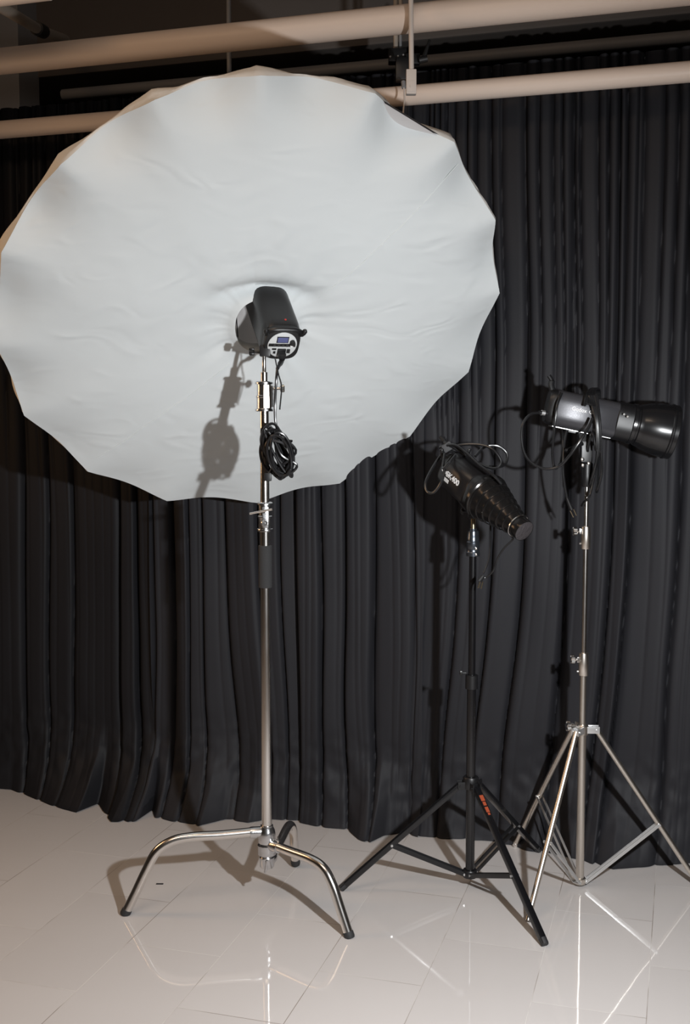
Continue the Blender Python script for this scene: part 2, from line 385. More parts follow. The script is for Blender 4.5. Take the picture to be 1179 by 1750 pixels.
def curtain(label, sa, sb, seed, lean, front=0.0, m='curtain'):
    rnd = random.Random(seed)
    K = knots(sa - 0.6, sb + 0.6, 0.055, 0.165, rnd); A = [rnd.uniform(0.022, 0.060) for _ in K]
    T = [rnd.uniform(-0.016, 0.016) for _ in K]
    Kf = knots(sa - 0.6, sb + 0.6, 0.018, 0.060, rnd); Af = [rnd.uniform(0.012, 0.034) for _ in Kf]
    Tf = [rnd.uniform(-0.006, 0.006) for _ in Kf]
    nx = int((sb-sa)/0.0038); zs = []
    z = 0.0
    while z < 2.81: zs.append(z); z += 0.010 if z < 0.35 else 0.020
    zs.append(2.815)
    bm = BM(); rows = []
    for z in zs:
        row = []
        for i in range(nx+1):
            s = sa + (sb-sa)*i/nx
            low = max(0, 1 - z/1.9)
            wob = 0.05*noise.noise(Vector((s*1.1+seed, z*0.55, 3.1))) + 0.035*low*noise.noise(Vector((s*3.3, z*1.3+seed, 7.7)))
            u = s + wob*(1.2-0.3*z/2.8) + lean*0.10*math.sin(s*2.3+seed)*low**1.5
            c = folds(K, A, T, u, 9)
            ff = folds(Kf, Af, Tf, u + 0.02*noise.noise(Vector((s*4, z*0.8, 1.0))), 4.0)
            tf = sstep(1.2, 2.4, z)
            y = c*(1-0.6*tf) + ff*(0.10+0.9*tf)
            y += 0.012*noise.noise(Vector((s*7, z*2.2, 2.0)))*low
            h = hem(s)
            k = max(0, 1 - z/0.40)
            y = y*(1-0.5*k) + h*k**2.4 + 0.05*k*(1-k)*noise.noise(Vector((s*9, z*9, seed))) + 0.025*k*(1-k)*noise.noise(Vector((s*24, z*22, seed)))
            zz = z if z > 0 else 0.004
            y += front
            row.append(bm.verts.new(CW + WX*s - WN*y + Vector((0, 0, zz))))
        rows.append(row)
    for a, b in zip(rows, rows[1:]):
        for i in range(nx): bm.faces.new((a[i], a[i+1], b[i+1], b[i]))
    o = obj('curtain', bm, M[m], None, True, 80)
    tag(o, label, 'curtain')
    return o
def s_of(px, y=1400):
    p = onplane(px, y, CW, WN) - CW; return p.dot(WX)
sA, sB = s_of(283), s_of(712)
curtain('black floor-length curtain at the left, hanging below and behind the left of the umbrella', S0, sA+0.03, 3, 0.9, 0.0, 'dull_curtain')
curtain('black pleated curtain directly behind the tall chrome stand holding the umbrella', sA-0.02, sB+0.03, 8, 0.5, 0.012)
curtain('black pleated curtain at the right, behind the two smaller flash heads', sB-0.02, S1, 21, 0.7, 0.0)
bm = BM(); add_tube(bm, [CW + WX*S0 + Vector((0, 0, 2.80)), CW + WX*S1 + Vector((0, 0, 2.80))], 0.012, 12)
tag(obj('curtain_rail', bm, M['rod']), 'black rail carrying the black curtains along their top edge', 'curtain rail')

# ================================================================== SHARED PIECES
def wing_knob(name, c, d, r, m, parent):
    """T/wing knob on a short screw"""
    bm = BM(); d = Vector(d).normalized(); add_tube(bm, [Vector(c), Vector(c) + d*r*1.7], r*0.28, 12)
    star_knob(bm, Vector(c) + d*r*1.5, d, r, r*0.9, 5)
    return obj(name, bm, m, parent)
def catm(path, r, name, m, parent, n=8, seg=10): return tube_obj(name, smooth_path(path, n), r, m, parent, seg)

# ================================================================== BIG CHROME STAND
PY = 3.58
PX = at(456, 1440, PY).x
base = Vector((PX, PY, 0))
st = thing('light_stand', 'tall chrome stand with curved turtle legs carrying the huge white umbrella', 'light stand', base)
def P(y): return Vector((PX, PY, zat(y, PY)))
def seg(name, y0, y1, wpx, m, **k):
    return cyl_obj(name, P(y0), P(y1), wpx/2*PY/FPX, m, st, **k)
seg('column', 1470, 900, 18, M['chrome'], seg=32)
seg('riser', 905, 690, 15.5, M['chrome'], seg=32)
seg('upper_riser', 705, 636, 12, M['chrome'], seg=32)
seg('spigot', 637, 596, 7, M['chrome'])
sl = seg('grip_sleeve', 1004, 932, 23.5, M['foam'], seg=32); sl['label'] = 'matt black foam grip sleeve'
def clamp(y0, y1, wpx, knob_dir, knob_y, name='clamp'):
    r = wpx/2*PY/FPX; a = P(y0); L = (P(y1)-a).length
    bm = BM(); add_lathe(bm, a, (0, 0, 1), [(0, r*1.15), (.004, r*1.2), (.008, r*1.15), (.009, r), (L*.45, r), (L*.47, r*1.06), (L*.52, r*1.06), (L*.54, r*.96), (L-.009, r*.96), (L-.008, r*1.18), (L-.003, r*1.18), (L, r*1.0)], 32)
    kd = Vector(knob_dir).normalized()
    add_box(bm, a + Vector((0, 0, L*.5)) + kd*r*0.95, r*0.9, r*0.7, L*0.72, (kd.cross(Vector((0,0,1))), kd, Vector((0,0,1))), 0.003)
    o = obj(name, bm, M['cast'], st)
    return o
c1 = clamp(703, 652, 26, (0.9, -0.2, 0), 663)
k0 = P(678); hn = Vector((.25, -.97, -.03)).normalized(); bm = BM(); add_box(bm, k0 + Vector((.009, -.023, .001)), .021, .012, .072, (Vector((.97, .25, 0)).normalized(), hn, Vector((0, 0, 1))), .001); obj('clamp_plate', bm, M['satin'], c1)
bm = BM(); k0 = P(664); add_tube(bm, [k0 + Vector((.02, 0, 0)), k0 + Vector((.052, 0, 0))], .0045, 10); star_knob(bm, k0 + Vector((.05, 0, 0)), (1, 0, 0), .013, .014, 3)
obj('knob', bm, M['chrome'], c1)
c2 = clamp(908, 858, 23, (0.1, -1, 0), 870)
bm = BM(); k0 = P(872) + Vector((0, -.02, 0)); add_tube(bm, [k0, k0 + Vector((0, -.03, 0))], .006, 12)
add_tube(bm, [k0 + Vector((-.044, -.03, -.007)), k0 + Vector((.026, -.03, .007))], [.0035, .0035], 10); obj('knob', bm, M['chrome'], c2)
bm = BM(); k0 = P(893) + Vector((0, -.02, 0)); add_lathe(bm, k0, (0, -1, 0), [(0, .010), (.010, .010), (.012, .008), (.012, .004), (.015, .003)], 20); obj('bolt', bm, M['cast'], c2)
# base castings
zb = zat(1485, PY)
bm = BM()
add_lathe(bm, P(1440), (0, 0, 1), [(0, .026), (.004, .028), (.030, .028), (.042, .026), (.052, .021), (.058, .0205)], 32)
sk = at(0, 0, PY)
obj('upper_hub', bm, M['cast'], st)
bm = BM(); add_lathe(bm, P(1461), (0, 0, 1), [(0, .024), (.003, .029), (.020, .029), (.026, .030), (.034, .030), (.036, .026)], 32); obj('lower_hub', bm, M['cast'], st)
bm = BM(); add_lathe(bm, P(1482), (0, 0, 1), [(-.008, .005), (-.002, .008), (0, .020), (.004, .023), (.034, .024), (.04, .020)], 32)
add_box(bm, P(1474) + Vector((0, -.024, 0)), .008, .012, .03, None, .002); add_tube(bm, [P(1478)+Vector((-.004,-.034,-.012)), P(1470)+Vector((.003,-.034,.012))], .004, 8)
obj('locking_collar', bm, M['cast'], st)
bm = BM(); k0 = P(1432); add_tube(bm, [k0 + Vector((.02, -.01, 0)), k0 + Vector((.040, -.02, -.006))], .004, 10); add_tube(bm, [k0 + Vector((.036, -.014, .010)), k0 + Vector((.042, -.022, -.018))], .0035, 10); obj('leg_release_pin', bm, M['chrome'], st)
def turtle_leg(foot, pts2, r=.015):
    """pts2: (fraction from pole to foot, height)"""
    a = Vector((PX, PY, 0)); d = Vector(foot) - a; d.z = 0
    path = [a + d*t + Vector((0, 0, z)) for t, z in pts2]
    sp = smooth_path(path, 6)
    n = 0
    lg = tube_obj('leg', sp, r, M['chrome'], st, 20)
    e = sp[-1]; dd = (sp[-1] - sp[-3]).normalized()
    bm = BM(); add_lathe(bm, e - dd*.014, dd, [(0, r*1.08), (.014, r*1.12), (.020, r*1.0), (.021, r*.8)], 20); obj('rubber_foot', bm, M['rubber'], lg)
    s = sp[0] + (sp[3]-sp[0]).normalized()*.02
    return lg
def leg_from_px(foot, pix, z0):
    a = Vector((PX, PY, 0)); d = Vector(foot) - a; d.z = 0; n = d.cross(Vector((0, 0, 1))).normalized()
    out = []
    for x, y in pix:
        q = onplane(x, y, a, n); out.append(((q-a).dot(d)/d.length_squared, q.z))
    return out
fL = ground(213, 1563); fR = ground(598, 1602); fB = ground(505, 1481)
turtle_leg(fL, leg_from_px(fL, [(440, 1421), (380, 1427), (330, 1430), (295, 1437), (268, 1455), (250, 1487), (231, 1527), (214, 1561)], 0))
turtle_leg(fR, leg_from_px(fR, [(462, 1442), (490, 1453), (530, 1468), (553, 1484), (568, 1512), (580, 1548), (597, 1600)], 0))
turtle_leg(fB, [(.10, .135), (.4, .15), (.66, .172), (.80, .172), (.90, .145), (.95, .09), (1.0, .013)])
for f, z, wd in ((fL, zat(1421, PY)+.0, .05), (fR, zat(1442, PY), .04), (fB, .135, .05)):
    d = (Vector((f.x, f.y, 0)) - base); d.z = 0; d.normalize()
    bm = BM(); a = Vector((PX, PY, z)) + d*.018
    add_lathe(bm, a, d, [(0, .018), (.03, .0185), (.036, .0175), (.037, .015)], 24); obj('leg_socket', bm, M['cast'], st)

# small black plug hanging on riser below the coil is part of the cord

# ================================================================== UMBRELLA
UC = Vector((-0.279, 3.73, 1.888)); UN = Vector((0.246, -0.733, -0.634)).normalized()   # UN points to camera
UR = UN.cross(Vector((0, 0, 1))).normalized() * -1
if UR.x < 0: UR = -UR
UV = UR.cross(-UN).normalized()
if UV.z < 0: UV = -UV
VP = [(445,127),(640,158),(775,241),(846,375),(853,500),(800,635),(700,745),(580,825),(440,858),(285,855),(150,805),(41,710),(-6,590),(2,430),(104,278),(264,169)]
RIM = []
for x, y in VP:
    q = onplane(x, y, UC, UN) - UC; RIM.append((q.dot(UR), q.dot(UV)))
RA = [math.atan2(b, a) for a, b in RIM]
def upt(a, b, n): return UC + UR*a + UV*b + UN*n
hc = onplane(450, 553, UC, UN) - UC; HC = (hc.dot(UR), hc.dot(UV)); HR = 0.100
um = thing('umbrella', 'huge white sixteen-rib studio umbrella with diffusion cloth across its mouth', 'umbrella', UC)
SAG = [0.010, 0.036, 0.008, 0.005, 0.003, 0.004, 0.003, 0.005, 0.007, 0.003, 0.004, 0.003, 0.003, 0.004, 0.008, 0.010]
EDGE = [1.1, 1.2, .8, .6, .3, .3, .25, .25, .25, .25, .3, .4, .5, .9, 1.0, 1.1]
NSEG = 16
rim_pts = []; # (a,b,t,i)
for i in range(16):
    a, b = RIM[i], RIM[(i+1) % 16]
    for k in range(NSEG):
        t = k/NSEG; e = 0.35*4*t*(1-t) + 0.65*math.sin(PI*t)**2
        pa_, pb_ = a[0]+(b[0]-a[0])*t, a[1]+(b[1]-a[1])*t
        rr = math.hypot(pa_, pb_); s = 1 - SAG[i]*e/rr*1.0
        rim_pts.append((pa_, pb_, s, e, i + t))
def cloth_surface(k, f, side=1):
    """f: 0 at hole edge .. 1 at rim"""
    pa_, pb_, s, e, it = rim_pts[k]
    ra, rb = pa_*s, pb_*s
    ang = math.atan2(rb-HC[1], ra-HC[0])
    # hole point
    hr = HR*(1 + 0.05*math.sin(3*ang+1))
    ha, hb = HC[0]+math.cos(ang)*hr, HC[1]+math.sin(ang)*hr
    a = ha+(ra-ha)*f; b = hb+(rb-hb)*f
    L = math.hypot(ra-ha, rb-hb); dist = f*L                     # distance from hole edge
    top = 0.5+0.5*math.sin(ang)
    n = -0.016*math.exp(-((dist-0.060)/0.045)**2)*(0.25+0.75*top) + 0.014*math.exp(-(dist/0.016)**2)
    du, dv = a-HC[0], b-HC[1]
    n += -0.026*math.exp(-((dv-0.128+1.1*du*du)/0.022)**2)*math.exp(-((du+0.02)/0.13)**2)*min(1, dist/.02)
    n += 0.014*math.exp(-((dv-0.175+0.6*du*du)/0.03)**2)*math.exp(-((du+0.05)/0.16)**2)
    ca, sa_ = math.cos(ang), math.sin(ang)
    n += 0.014*math.exp(-dist/0.15)*noise.noise(Vector((ca*2.6, sa_*2.6, dist*2))) * (1-math.exp(-(dist/0.04)**2))
    n += 0.006*math.exp(-dist/0.12)*noise.noise(Vector((ca*7, sa_*7, dist*4+3)))* (1-math.exp(-(dist/0.03)**2))
    de = (1-f)*L                                                 # distance from rim
    n += -0.054*math.exp(-(de/0.085)**2)*e * EDGE[int(it) % 16]
    n += 0.0035*math.exp(-(de/0.14)**2)*(1-e)*(1.8 if EDGE[int(it) % 16] > .6 else 1)                     # tension ridge at each rib
    n += 0.0035*noise.noise(Vector((a*5, b*5, 1))) + 0.0016*noise.noise(Vector((a*14, b*11, 4)))
    n += 0.02*math.sin(PI*f)                                     # slight billow
    return upt(a, b, n)
FR = [0, .012, .025, .04, .055, .075, .10, .13, .16, .20, .25, .31, .38, .46, .54, .62, .70, .77, .83, .88, .91, .935, .955, .97, .985, 1.0]
bm = BM(); rings = []
K = len(rim_pts)
# turned-in collar at the hole
for dn, sc in ((-.05, 1.03), (-.02, 1.0)):
    ring = []
    for k in range(K):
        p = cloth_surface(k, 0); c = upt(HC[0], HC[1], 0); v = p - c; nn = v.dot(UN); v = v - UN*nn
        ring.append(bm.verts.new(c + v*sc + UN*(nn+dn)))
    rings.append(ring)
for f in FR: rings.append([bm.verts.new(cloth_surface(k, f)) for k in range(K)])
for a, b in zip(rings, rings[1:]):
    for k in range(K): bm.faces.new((a[k], a[(k+1) % K], b[(k+1) % K], b[k]))
dif = obj('diffuser', bm, M['cloth'], um, True, 60); dif['label'] = 'taut white diffusion cloth with a round central opening'
# turn-back of the diffuser over the rim
bm = BM(); rings = []
WRAP = [(0.0, 1.0), (0.010, 1.003), (0.025, 1.004), (0.045, 1.003), (0.060, 0.998), (0.070, 0.985)]
for d, sc in WRAP:
    ring = []
    for k in range(K):
        p = cloth_surface(k, 1.0); e = rim_pts[k][3]
        c = UC; v = p - c; nn = v.dot(UN); v = v - UN*nn
        wv = 1 + 0.010*noise.noise(Vector((k*0.22, d*40, 5)))*(d > 0)
        ring.append(bm.verts.new(c + v*sc*wv + UN*(nn*max(0, 1-d/0.07*1.0) - d*(1+0.25*noise.noise(Vector((k*.15, 3, 3)))))))
    rings.append(ring)
for a, b in zip(rings, rings[1:]):
    for k in range(K): bm.faces.new((a[k], a[(k+1) % K], b[(k+1) % K], b[k]))
obj('diffuser_hem', bm, M['hem'], um, True, 60)
# deep canopy: white lining inside, dark cloth outside
DEPTH = 0.46
def canopy_pt(a, b, e, g, off=0.0):
    """g: 0 rim .. 1 apex"""
    q = 1-g; sag = 1 - 0.02*abs(e)*(1-q*q)
    depth = (0.014 if e < 0 else 0.030 + 0.070*e) + DEPTH*(1-q*q)
    if e >= 0: q *= 1 - 0.022*e
    e = abs(e)
    return upt(a*q*sag*(0.988-off), b*q*sag*(0.988-off), -depth)
for nm, m, off in (('canopy', M['canopy'], -0.000), ('canopy_lining', M['lining'], 0.006)):
    bm = BM(); rings = []
    GS = [0, .03, .07, .12, .2, .3, .4, .5, .6, .7, .8, .9, .96, .985]
    for g in GS:
        rings.append([bm.verts.new(canopy_pt(r[0], r[1], -r[3] if 1 <= r[4] < 2 else r[3], g, off)) for r in rim_pts])
    for a, b in zip(rings, rings[1:]):
        for k in range(K): bm.faces.new((a[k], a[(k+1) % K], b[(k+1) % K], b[k]))
    obj(nm, bm, m, um, True, 60)
for i in range(16):
    a, b = RIM[i]; pts = [upt(a*(1-g)*0.982, b*(1-g)*0.982, -(0.010 + DEPTH*(1-(1-g)**2))) for g in (0, .12, .25, .4, .55, .7, .85, .96)]
    rb_ = tube_obj('rib', pts, .0025, M['rod'], um, 6)
    bm = BM(); tip = upt(a*.99, b*.99, -.004); add_lathe(bm, tip - UN*.02, UN, [(0, .003), (.015, .005), (.022, .003)], 8); obj('rib_tip', bm, M['rod'], rb_)
SHO = upt(0, 0, 0)
tube_obj('shaft', [upt(0, 0, .19), upt(0, 0, -DEPTH-.05)], .004, M['chrome'], um, 12)
bm = BM(); add_lathe(bm, upt(0, 0, -DEPTH+.02), -UN, [(0, .018), (.02, .022), (.05, .022), (.055, .006), (.075, .005)], 20); obj('hub', bm, M['rod'], um)
# seams across the diffuser
def seam(pxs):
    pts = []
    for x, y in pxs:
        q = onplane(x, y, UC, UN) - UC; a, b = q.dot(UR), q.dot(UV)
        # find surface height by sampling along the matching spoke
        best = min(range(K), key=lambda k: abs(math.remainder(math.atan2(rim_pts[k][1]*rim_pts[k][2]-HC[1], rim_pts[k][0]*rim_pts[k][2]-HC[0]) - math.atan2(b-HC[1], a-HC[0]), 2*PI)))
        bf = min((abs((cloth_surface(best, f/60)-UC).dot(UR)-a) + abs((cloth_surface(best, f/60)-UC).dot(UV)-b), f/60) for f in range(61))[1]
        h = (cloth_surface(best, bf)-UC).dot(UN)
        pts.append(upt(a, b, h+0.0004))
    return smooth_path(pts, 6)
def lerp_px(a, b, n, j=1.5):
    r = random.Random(int(a[0])); return [(a[0]+(b[0]-a[0])*i/n, a[1]+(b[1]-a[1])*i/n + r.uniform(-j, j)) for i in range(n+1)]
for sm in (lerp_px((786, 285), (545, 508), 14), lerp_px((392, 620), (165, 780), 12)):
    bm = BM(); add_tube(bm, seam(sm), .0014, 6); obj('seam', bm, M['cloth'], dif)

# ================================================================== FLASH HEADS
def body_axis(rear, d, upv):
    d = Vector(d).normalized(); u = Vector(upv); u = (u - d*u.dot(d)).normalized(); x = u.cross(d); return Vector(rear), d, u, x

# --- head on the umbrella: points away from camera, up into the umbrella
rear = at(482, 589, 3.565); hd = -UN
o_, d_, u_, x_ = body_axis(rear, hd, UV)
# x_ : check it points to image right
if x_.x < 0: xr = -x_
else: xr = x_
fh = thing('flash_head', 'black studio flash head plugged into the opening of the white umbrella', 'flash head', rear)
bm = BM(); add_lathe(bm, o_ , d_, [(.012, .054), (.02, .060), (.05, .0625), (.26, .0625), (.265, .058), (.30, .058), (.305, .050)], 48, sq=.25, up=u_)
obj('housing', bm, M['shell'], fh)
bm = BM()
add_lathe(bm, o_, d_, [(-.002, .040), (0, .0545), (.004, .057), (.018, .059), (.024, .0595)], 48, sq=.25, up=u_)
for sx in (-1, 1):   # raised horns of the carrying rim
    add_tube(bm, smooth_path([o_ + xr*sx*.050 + u_*.035 + d_*.012, o_ + xr*sx*.058 + u_*.046 - d_*.004, o_ + xr*sx*.063 + u_*.062 - d_*.008], 4), [.010]*4 + [.008]*4 + [.005], 10)
add_tube(bm, smooth_path([o_ + xr*-.055 + u_*.046, o_ + xr*-.03 + u_*.060 - d_*.006, o_ + xr*.03 + u_*.060 - d_*.006, o_ + xr*.055 + u_*.046], 5), .008, 10)
obj('rear_bezel', bm, M['plastic'], fh)
bm = BM(); add_lathe(bm, o_ - d_*.004, d_, [(0, .0440), (.0015, .0465), (.006, .0465)], 48, up=u_); pn = obj('control_panel', bm, M['panel'], fh); pn['label'] = 'pale silver round rear control panel'
PA = (xr, u_, -d_)
def pbox(name, cx, cy, w_, h_, t, m, bev=.0008):
    bm = BM(); add_box(bm, o_ + xr*cx + u_*cy - d_*(.004 + t/2), w_, h_, t, PA, bev); return obj(name, bm, m, pn)
pbox('display_bezel', -.002, .021, .038, .023, .0015, M['plastic'])
pbox('display', -.002, .021, .033, .018, .0024, M['lcd'])['label'] = 'dim blue display'
pbox('button_band', -.001, .001, .086, .011, .0012, M['plastic'])
for i in range(4):
    bm = BM(); add_lathe(bm, o_ + xr*(-.026+.0135*i) + u_*.001 - d_*.0052, -d_, [(0, .0045), (.002, .0045), (.0026, .0038)], 16); obj('button', bm, M['rubber'], pn)
bm = BM(); add_lathe(bm, o_ + xr*.030 + u_*.013 - d_*.004, -d_, [(0, .0085), (.010, .008), (.011, .007)], 24); obj('dial', bm, M['plastic'], pn)
bm = BM(); add_lathe(bm, o_ + xr*.029 - d_*.004 + u_*.0, -d_, [(0, .0045), (.004, .0045), (.005, .0035)], 16); obj('test_button', bm, M['white'], pn)
pbox('power_switch', .022, -.020, .010, .014, .004, M['plastic'])
pbox('socket', -.024, -.014, .014, .006, .0015, M['plastic'])
pbox('fuse_holder', -.022, -.026, .007, .008, .003, M['plastic'])
pbox('power_inlet', .0005, -.022, .026, .020, .006, M['plastic'])
bm = BM(); add_lathe(bm, o_ + u_*.0600 + xr*.010 + d_*.045, u_, [(0, .004), (.003, .0035)], 12); obj('indicator', bm, M['red'], fh)
# bracket and tilt knob
brk = Vector((PX, PY, 0)); bt = P(602)
bm = BM(); add_box(bm, bt + Vector((.004, .0, .004)), .034, .045, .036, None, .006)
add_bar(bm, bt + Vector((.004, 0, .01)), o_ + d_*.10 - u_*.055, .028, .03, (1, 0, 0), .004)
add_box(bm, o_ + d_*.10 - u_*.060, .030, .012, .09, (xr, u_, d_), .003)
obj('bracket', bm, M['plastic'], fh)
bm = BM(); add_tube(bm, [bt + Vector((-.01, 0, 0)), bt + Vector((-.034, 0, .002))], .004, 10); star_knob(bm, bt + Vector((-.046, 0, .002)), (1, 0, 0), .014, .016, 6); obj('tilt_knob', bm, M['plastic'], fh)

# --- power cord of this head
CY = PY - .06
cord = thing('power_cord', 'black power cord hanging from the umbrella flash head, coiled beside the chrome stand', 'cord', at(475, 800, CY))
bm = BM(); q0 = o_ - u_*.022 - d_*.010; add_box(bm, q0 - d_*.006 - u_*.004, .022, .018, .024, PA, .003)
add_tube(bm, smooth_path([q0 - d_*.012 - u_*.008, q0 - d_*.016 - u_*.022, at(474, 630, CY)], 5), [.010]*4 + [.008]*4 + [.0055]*3, 12)
obj('plug', bm, M['plastic'], cord)
bm = BM(); add_tube(bm, smooth_path([at(474, 628, CY), at(472, 650, CY-.01), at(470, 690, CY), at(471, 722, CY), at(478, 745, CY+.01), at(487, 752, CY), at(499, 754, CY-.01)], 8), .0042, 10)
add_tube(bm, smooth_path([at(470, 612, CY), at(476, 640, CY+.01), at(481, 662, CY+.02), at(478, 700, CY+.03)], 6), .0022, 8)
obj('hanging_lead', bm, M['cable'], cord)
rnd = random.Random(5); bm = BM()
loops = []
cx0, cy0 = 473, 772
path = []
for k in range(17):
    ax_ = rnd.choice([6, 9, 12, 16, 20, 25])+rnd.uniform(-2, 2); ay_ = rnd.uniform(30, 46); tx = rnd.uniform(-7, 9); ty = rnd.uniform(-2, 8); rot = R(rnd.uniform(-34, -6)); yo = -.050 + .006*k
    for j in range(10):
        t = 2*PI*j/10 + .9
        ex, ey = ax_*math.cos(t), ay_*math.sin(t)
        X = cx0 + tx + ex*math.cos(rot) - ey*math.sin(rot); Yp = cy0 + ty + ex*math.sin(rot) + ey*math.cos(rot)
        path.append(at(X, Yp, CY + yo + .011*j/10 + .018*math.sin(t)))
add_tube(bm, smooth_path(path, 4), .0042, 8); obj('coil', bm, M['cable'], cord)
bm = BM(); add_tube(bm, smooth_path([at(449, 770, CY+.02), at(446, 752, CY-.03), at(452, 732, CY-.05), at(464, 724, CY-.04), at(474, 730, CY-.02), at(484, 750, CY-.02)], 6), .0042, 8)
add_tube(bm, smooth_path([at(452, 768, CY-.02), at(450, 748, CY-.04), at(460, 735, CY-.05), at(474, 735, CY-.03)], 6), .0042, 8)
add_tube(bm, smooth_path([at(498, 760, CY), at(502, 785, CY), at(498, 802, CY-.01), at(492, 800, CY-.01)], 6), .0042, 8); obj('outer_loop', bm, M['cable'], cord)
bm = BM(); add_box(bm, at(458, 815, CY), .022, .02, .026, None, .005); add_tube(bm, [at(460, 810, CY), at(466, 800, CY+.01)], .005, 8); obj('wall_plug', bm, M['plastic'], cord)
bm = BM(); add_tube(bm, smooth_path([at(462, 752, CY-.05), at(480, 756, CY-.052), at(489, 762, CY-.03)], 5), .0038, 8); obj('cable_tie', bm, M['rubber'], cord)

# ================================================================== BLACK TRIPOD STAND + SNOOT HEAD
BY = 3.70
BX = at(803, 1480, BY).x
def Q(y, Y=BY, X=None): return Vector((BX if X is None else X, Y, zat(y, Y)))
bs = thing('light_stand', 'black tripod stand between the other two stands, holding the flash head with a snoot', 'light stand', (BX, BY, 0))
def bseg(name, y0, y1, wpx, m, par=None, **k): return cyl_obj(name, Q(y0), Q(y1), wpx/2*BY/FPX, m, par or bs, **k)
bseg('column', 1494, 1175, 16, M['black'])
bseg('riser', 1178, 948, 12.5, M['black'])
cl = bseg('collar', 1177, 1153, 22, M['plastic'])
wing_knob('knob', Q(1160) + Vector((-.018, -.002, .02)), (-1, 0, .0), .009, M['plastic'], cl)
r_ = 11.5*BY/FPX
ad = lathe_obj('top_adapter', Q(950), (0, 0, 1), [(0, r_), (.012, r_*1.02), (.014, r_*.96), (.026, r_*.96), (.028, r_), (.046, r_*.98), (.048, r_*.9), (.062, r_*.9), (.064, r_*.86), (.082, r_*.82), (.084, .012), (.09, .012)], mat('blue_grey_metal', (.12, .135, .16), .25, .9), bs, seg=32)
ad['label'] = 'blue-grey metal top adapter'
bm = BM()
for yy in (946, 936): add_lathe(bm, Q(yy) + Vector((.008, -r_*.96, 0)), (.1, -1, 0), [(0, .005), (.003, .0045), (.004, .003)], 12)
obj('screw', bm, M['chrome'], ad)
bseg('spigot', 905, 882, 9, M['brass'])
def hub_lathe(y, r, h, m, par, name): return lathe_obj(name, Q(y) - Vector((0, 0, h/2)), (0, 0, 1), [(0, r*.92), (.003, r), (h-.003, r), (h, r*.92)], m, par, seg=32)
hub_lathe(1337, .026, .040, M['plastic'], bs, 'upper_hub')
hub_lathe(1492, .024, .026, M['plastic'], bs, 'lower_hub')
def tripod_leg(par, hubp, lowp, foot, r_hub, brace_t, leg_r, m, m2, brace_w, footm, cap_len=.02, square=False, hub_z=0, double=.011):
    """leg from upper hub to foot with a brace to the lower hub"""
    d = Vector((foot.x-hubp.x, foot.y-hubp.y, 0)).normalized(); side = d.cross(Vector((0, 0, 1)))
    a = hubp + d*r_hub; f = Vector((foot.x, foot.y, leg_r*.7))
    bm = BM()
    if square: add_bar(bm, a, f, leg_r*1.7, leg_r*2.0, side, leg_r*.35)
    else: add_tube(bm, [a, f], leg_r, 16)
    lg = obj('leg', bm, m, par)
    dd = (f-a).normalized()
    cyl_obj('foot_cap', f - dd*cap_len, f + dd*.002, leg_r*1.12, footm, lg)
    bm = BM(); c = hubp + d*(r_hub*.62); ux = (d, side, Vector((0, 0, 1)))
    for s in (-1, 1): add_box(bm, hubp + d*(r_hub*.75) + side*s*(leg_r*1.25), r_hub*.95, .004, leg_r*2.4, ux, .001)
    add_box(bm, hubp + d*(r_hub*.45), r_hub*.6, leg_r*2.3, leg_r*2.0, ux, .001)
    add_tube(bm, [a - side*leg_r*1.9, a + side*leg_r*1.9], .003, 10)
    obj('hinge', bm, m2, par)
    j = a + (f-a)*brace_t; k = lowp + d*(.020)
    bm = BM()
    for s in (-1, 1): add_bar(bm, k + side*s*double, j + side*s*double, brace_w, .0025, side, .0006)
    br = obj('brace', bm, m2, par)
    for q in (j, k):
        bm = BM(); add_tube(bm, [q - side*(double+.004), q + side*(double+.004)], .0042, 10); obj('rivet', bm, M['alu'], br)
    return lg, j
fb = [ground(583, 1522), ground(931, 1618), ground(920, 1456)]
hubp, lowp = Q(1341), Q(1492)
bl = []
for f, t in zip(fb, (.575, .585, .62)):
    bl.append(tripod_leg(bs, hubp, lowp, f, .036, t, .0105, M['black'], M['plastic'], .015, M['rubber'], square=True))
# red printed sticker on the front leg
d = Vector((fb[1].x-hubp.x, fb[1].y-hubp.y, 0)).normalized(); a = hubp + d*.036; ff = Vector((fb[1].x, fb[1].y, .007)); dl = (ff-a).normalized(); side = d.cross(Vector((0, 0, 1))).normalized(); nl = side.cross(dl).normalized()
if nl.z < 0: nl = -nl
vd = (Vector((0, 0, CAMH)) - a).normalized()
if side.dot(vd) < 0: side = -side
bm = BM()
for c, ln, wd in ((.045, .022, .014), (.066, .014, .011), (.088, .020, .012), (.104, .008, .008)):
    add_box(bm, a + dl*c + nl*.0094, wd, .0006, ln, (side, nl, dl), 0)
stk = obj('sticker', bm, M['sticker'], bl[1][0], smooth=False); stk['label'] = 'torn shiny orange-red sticker'

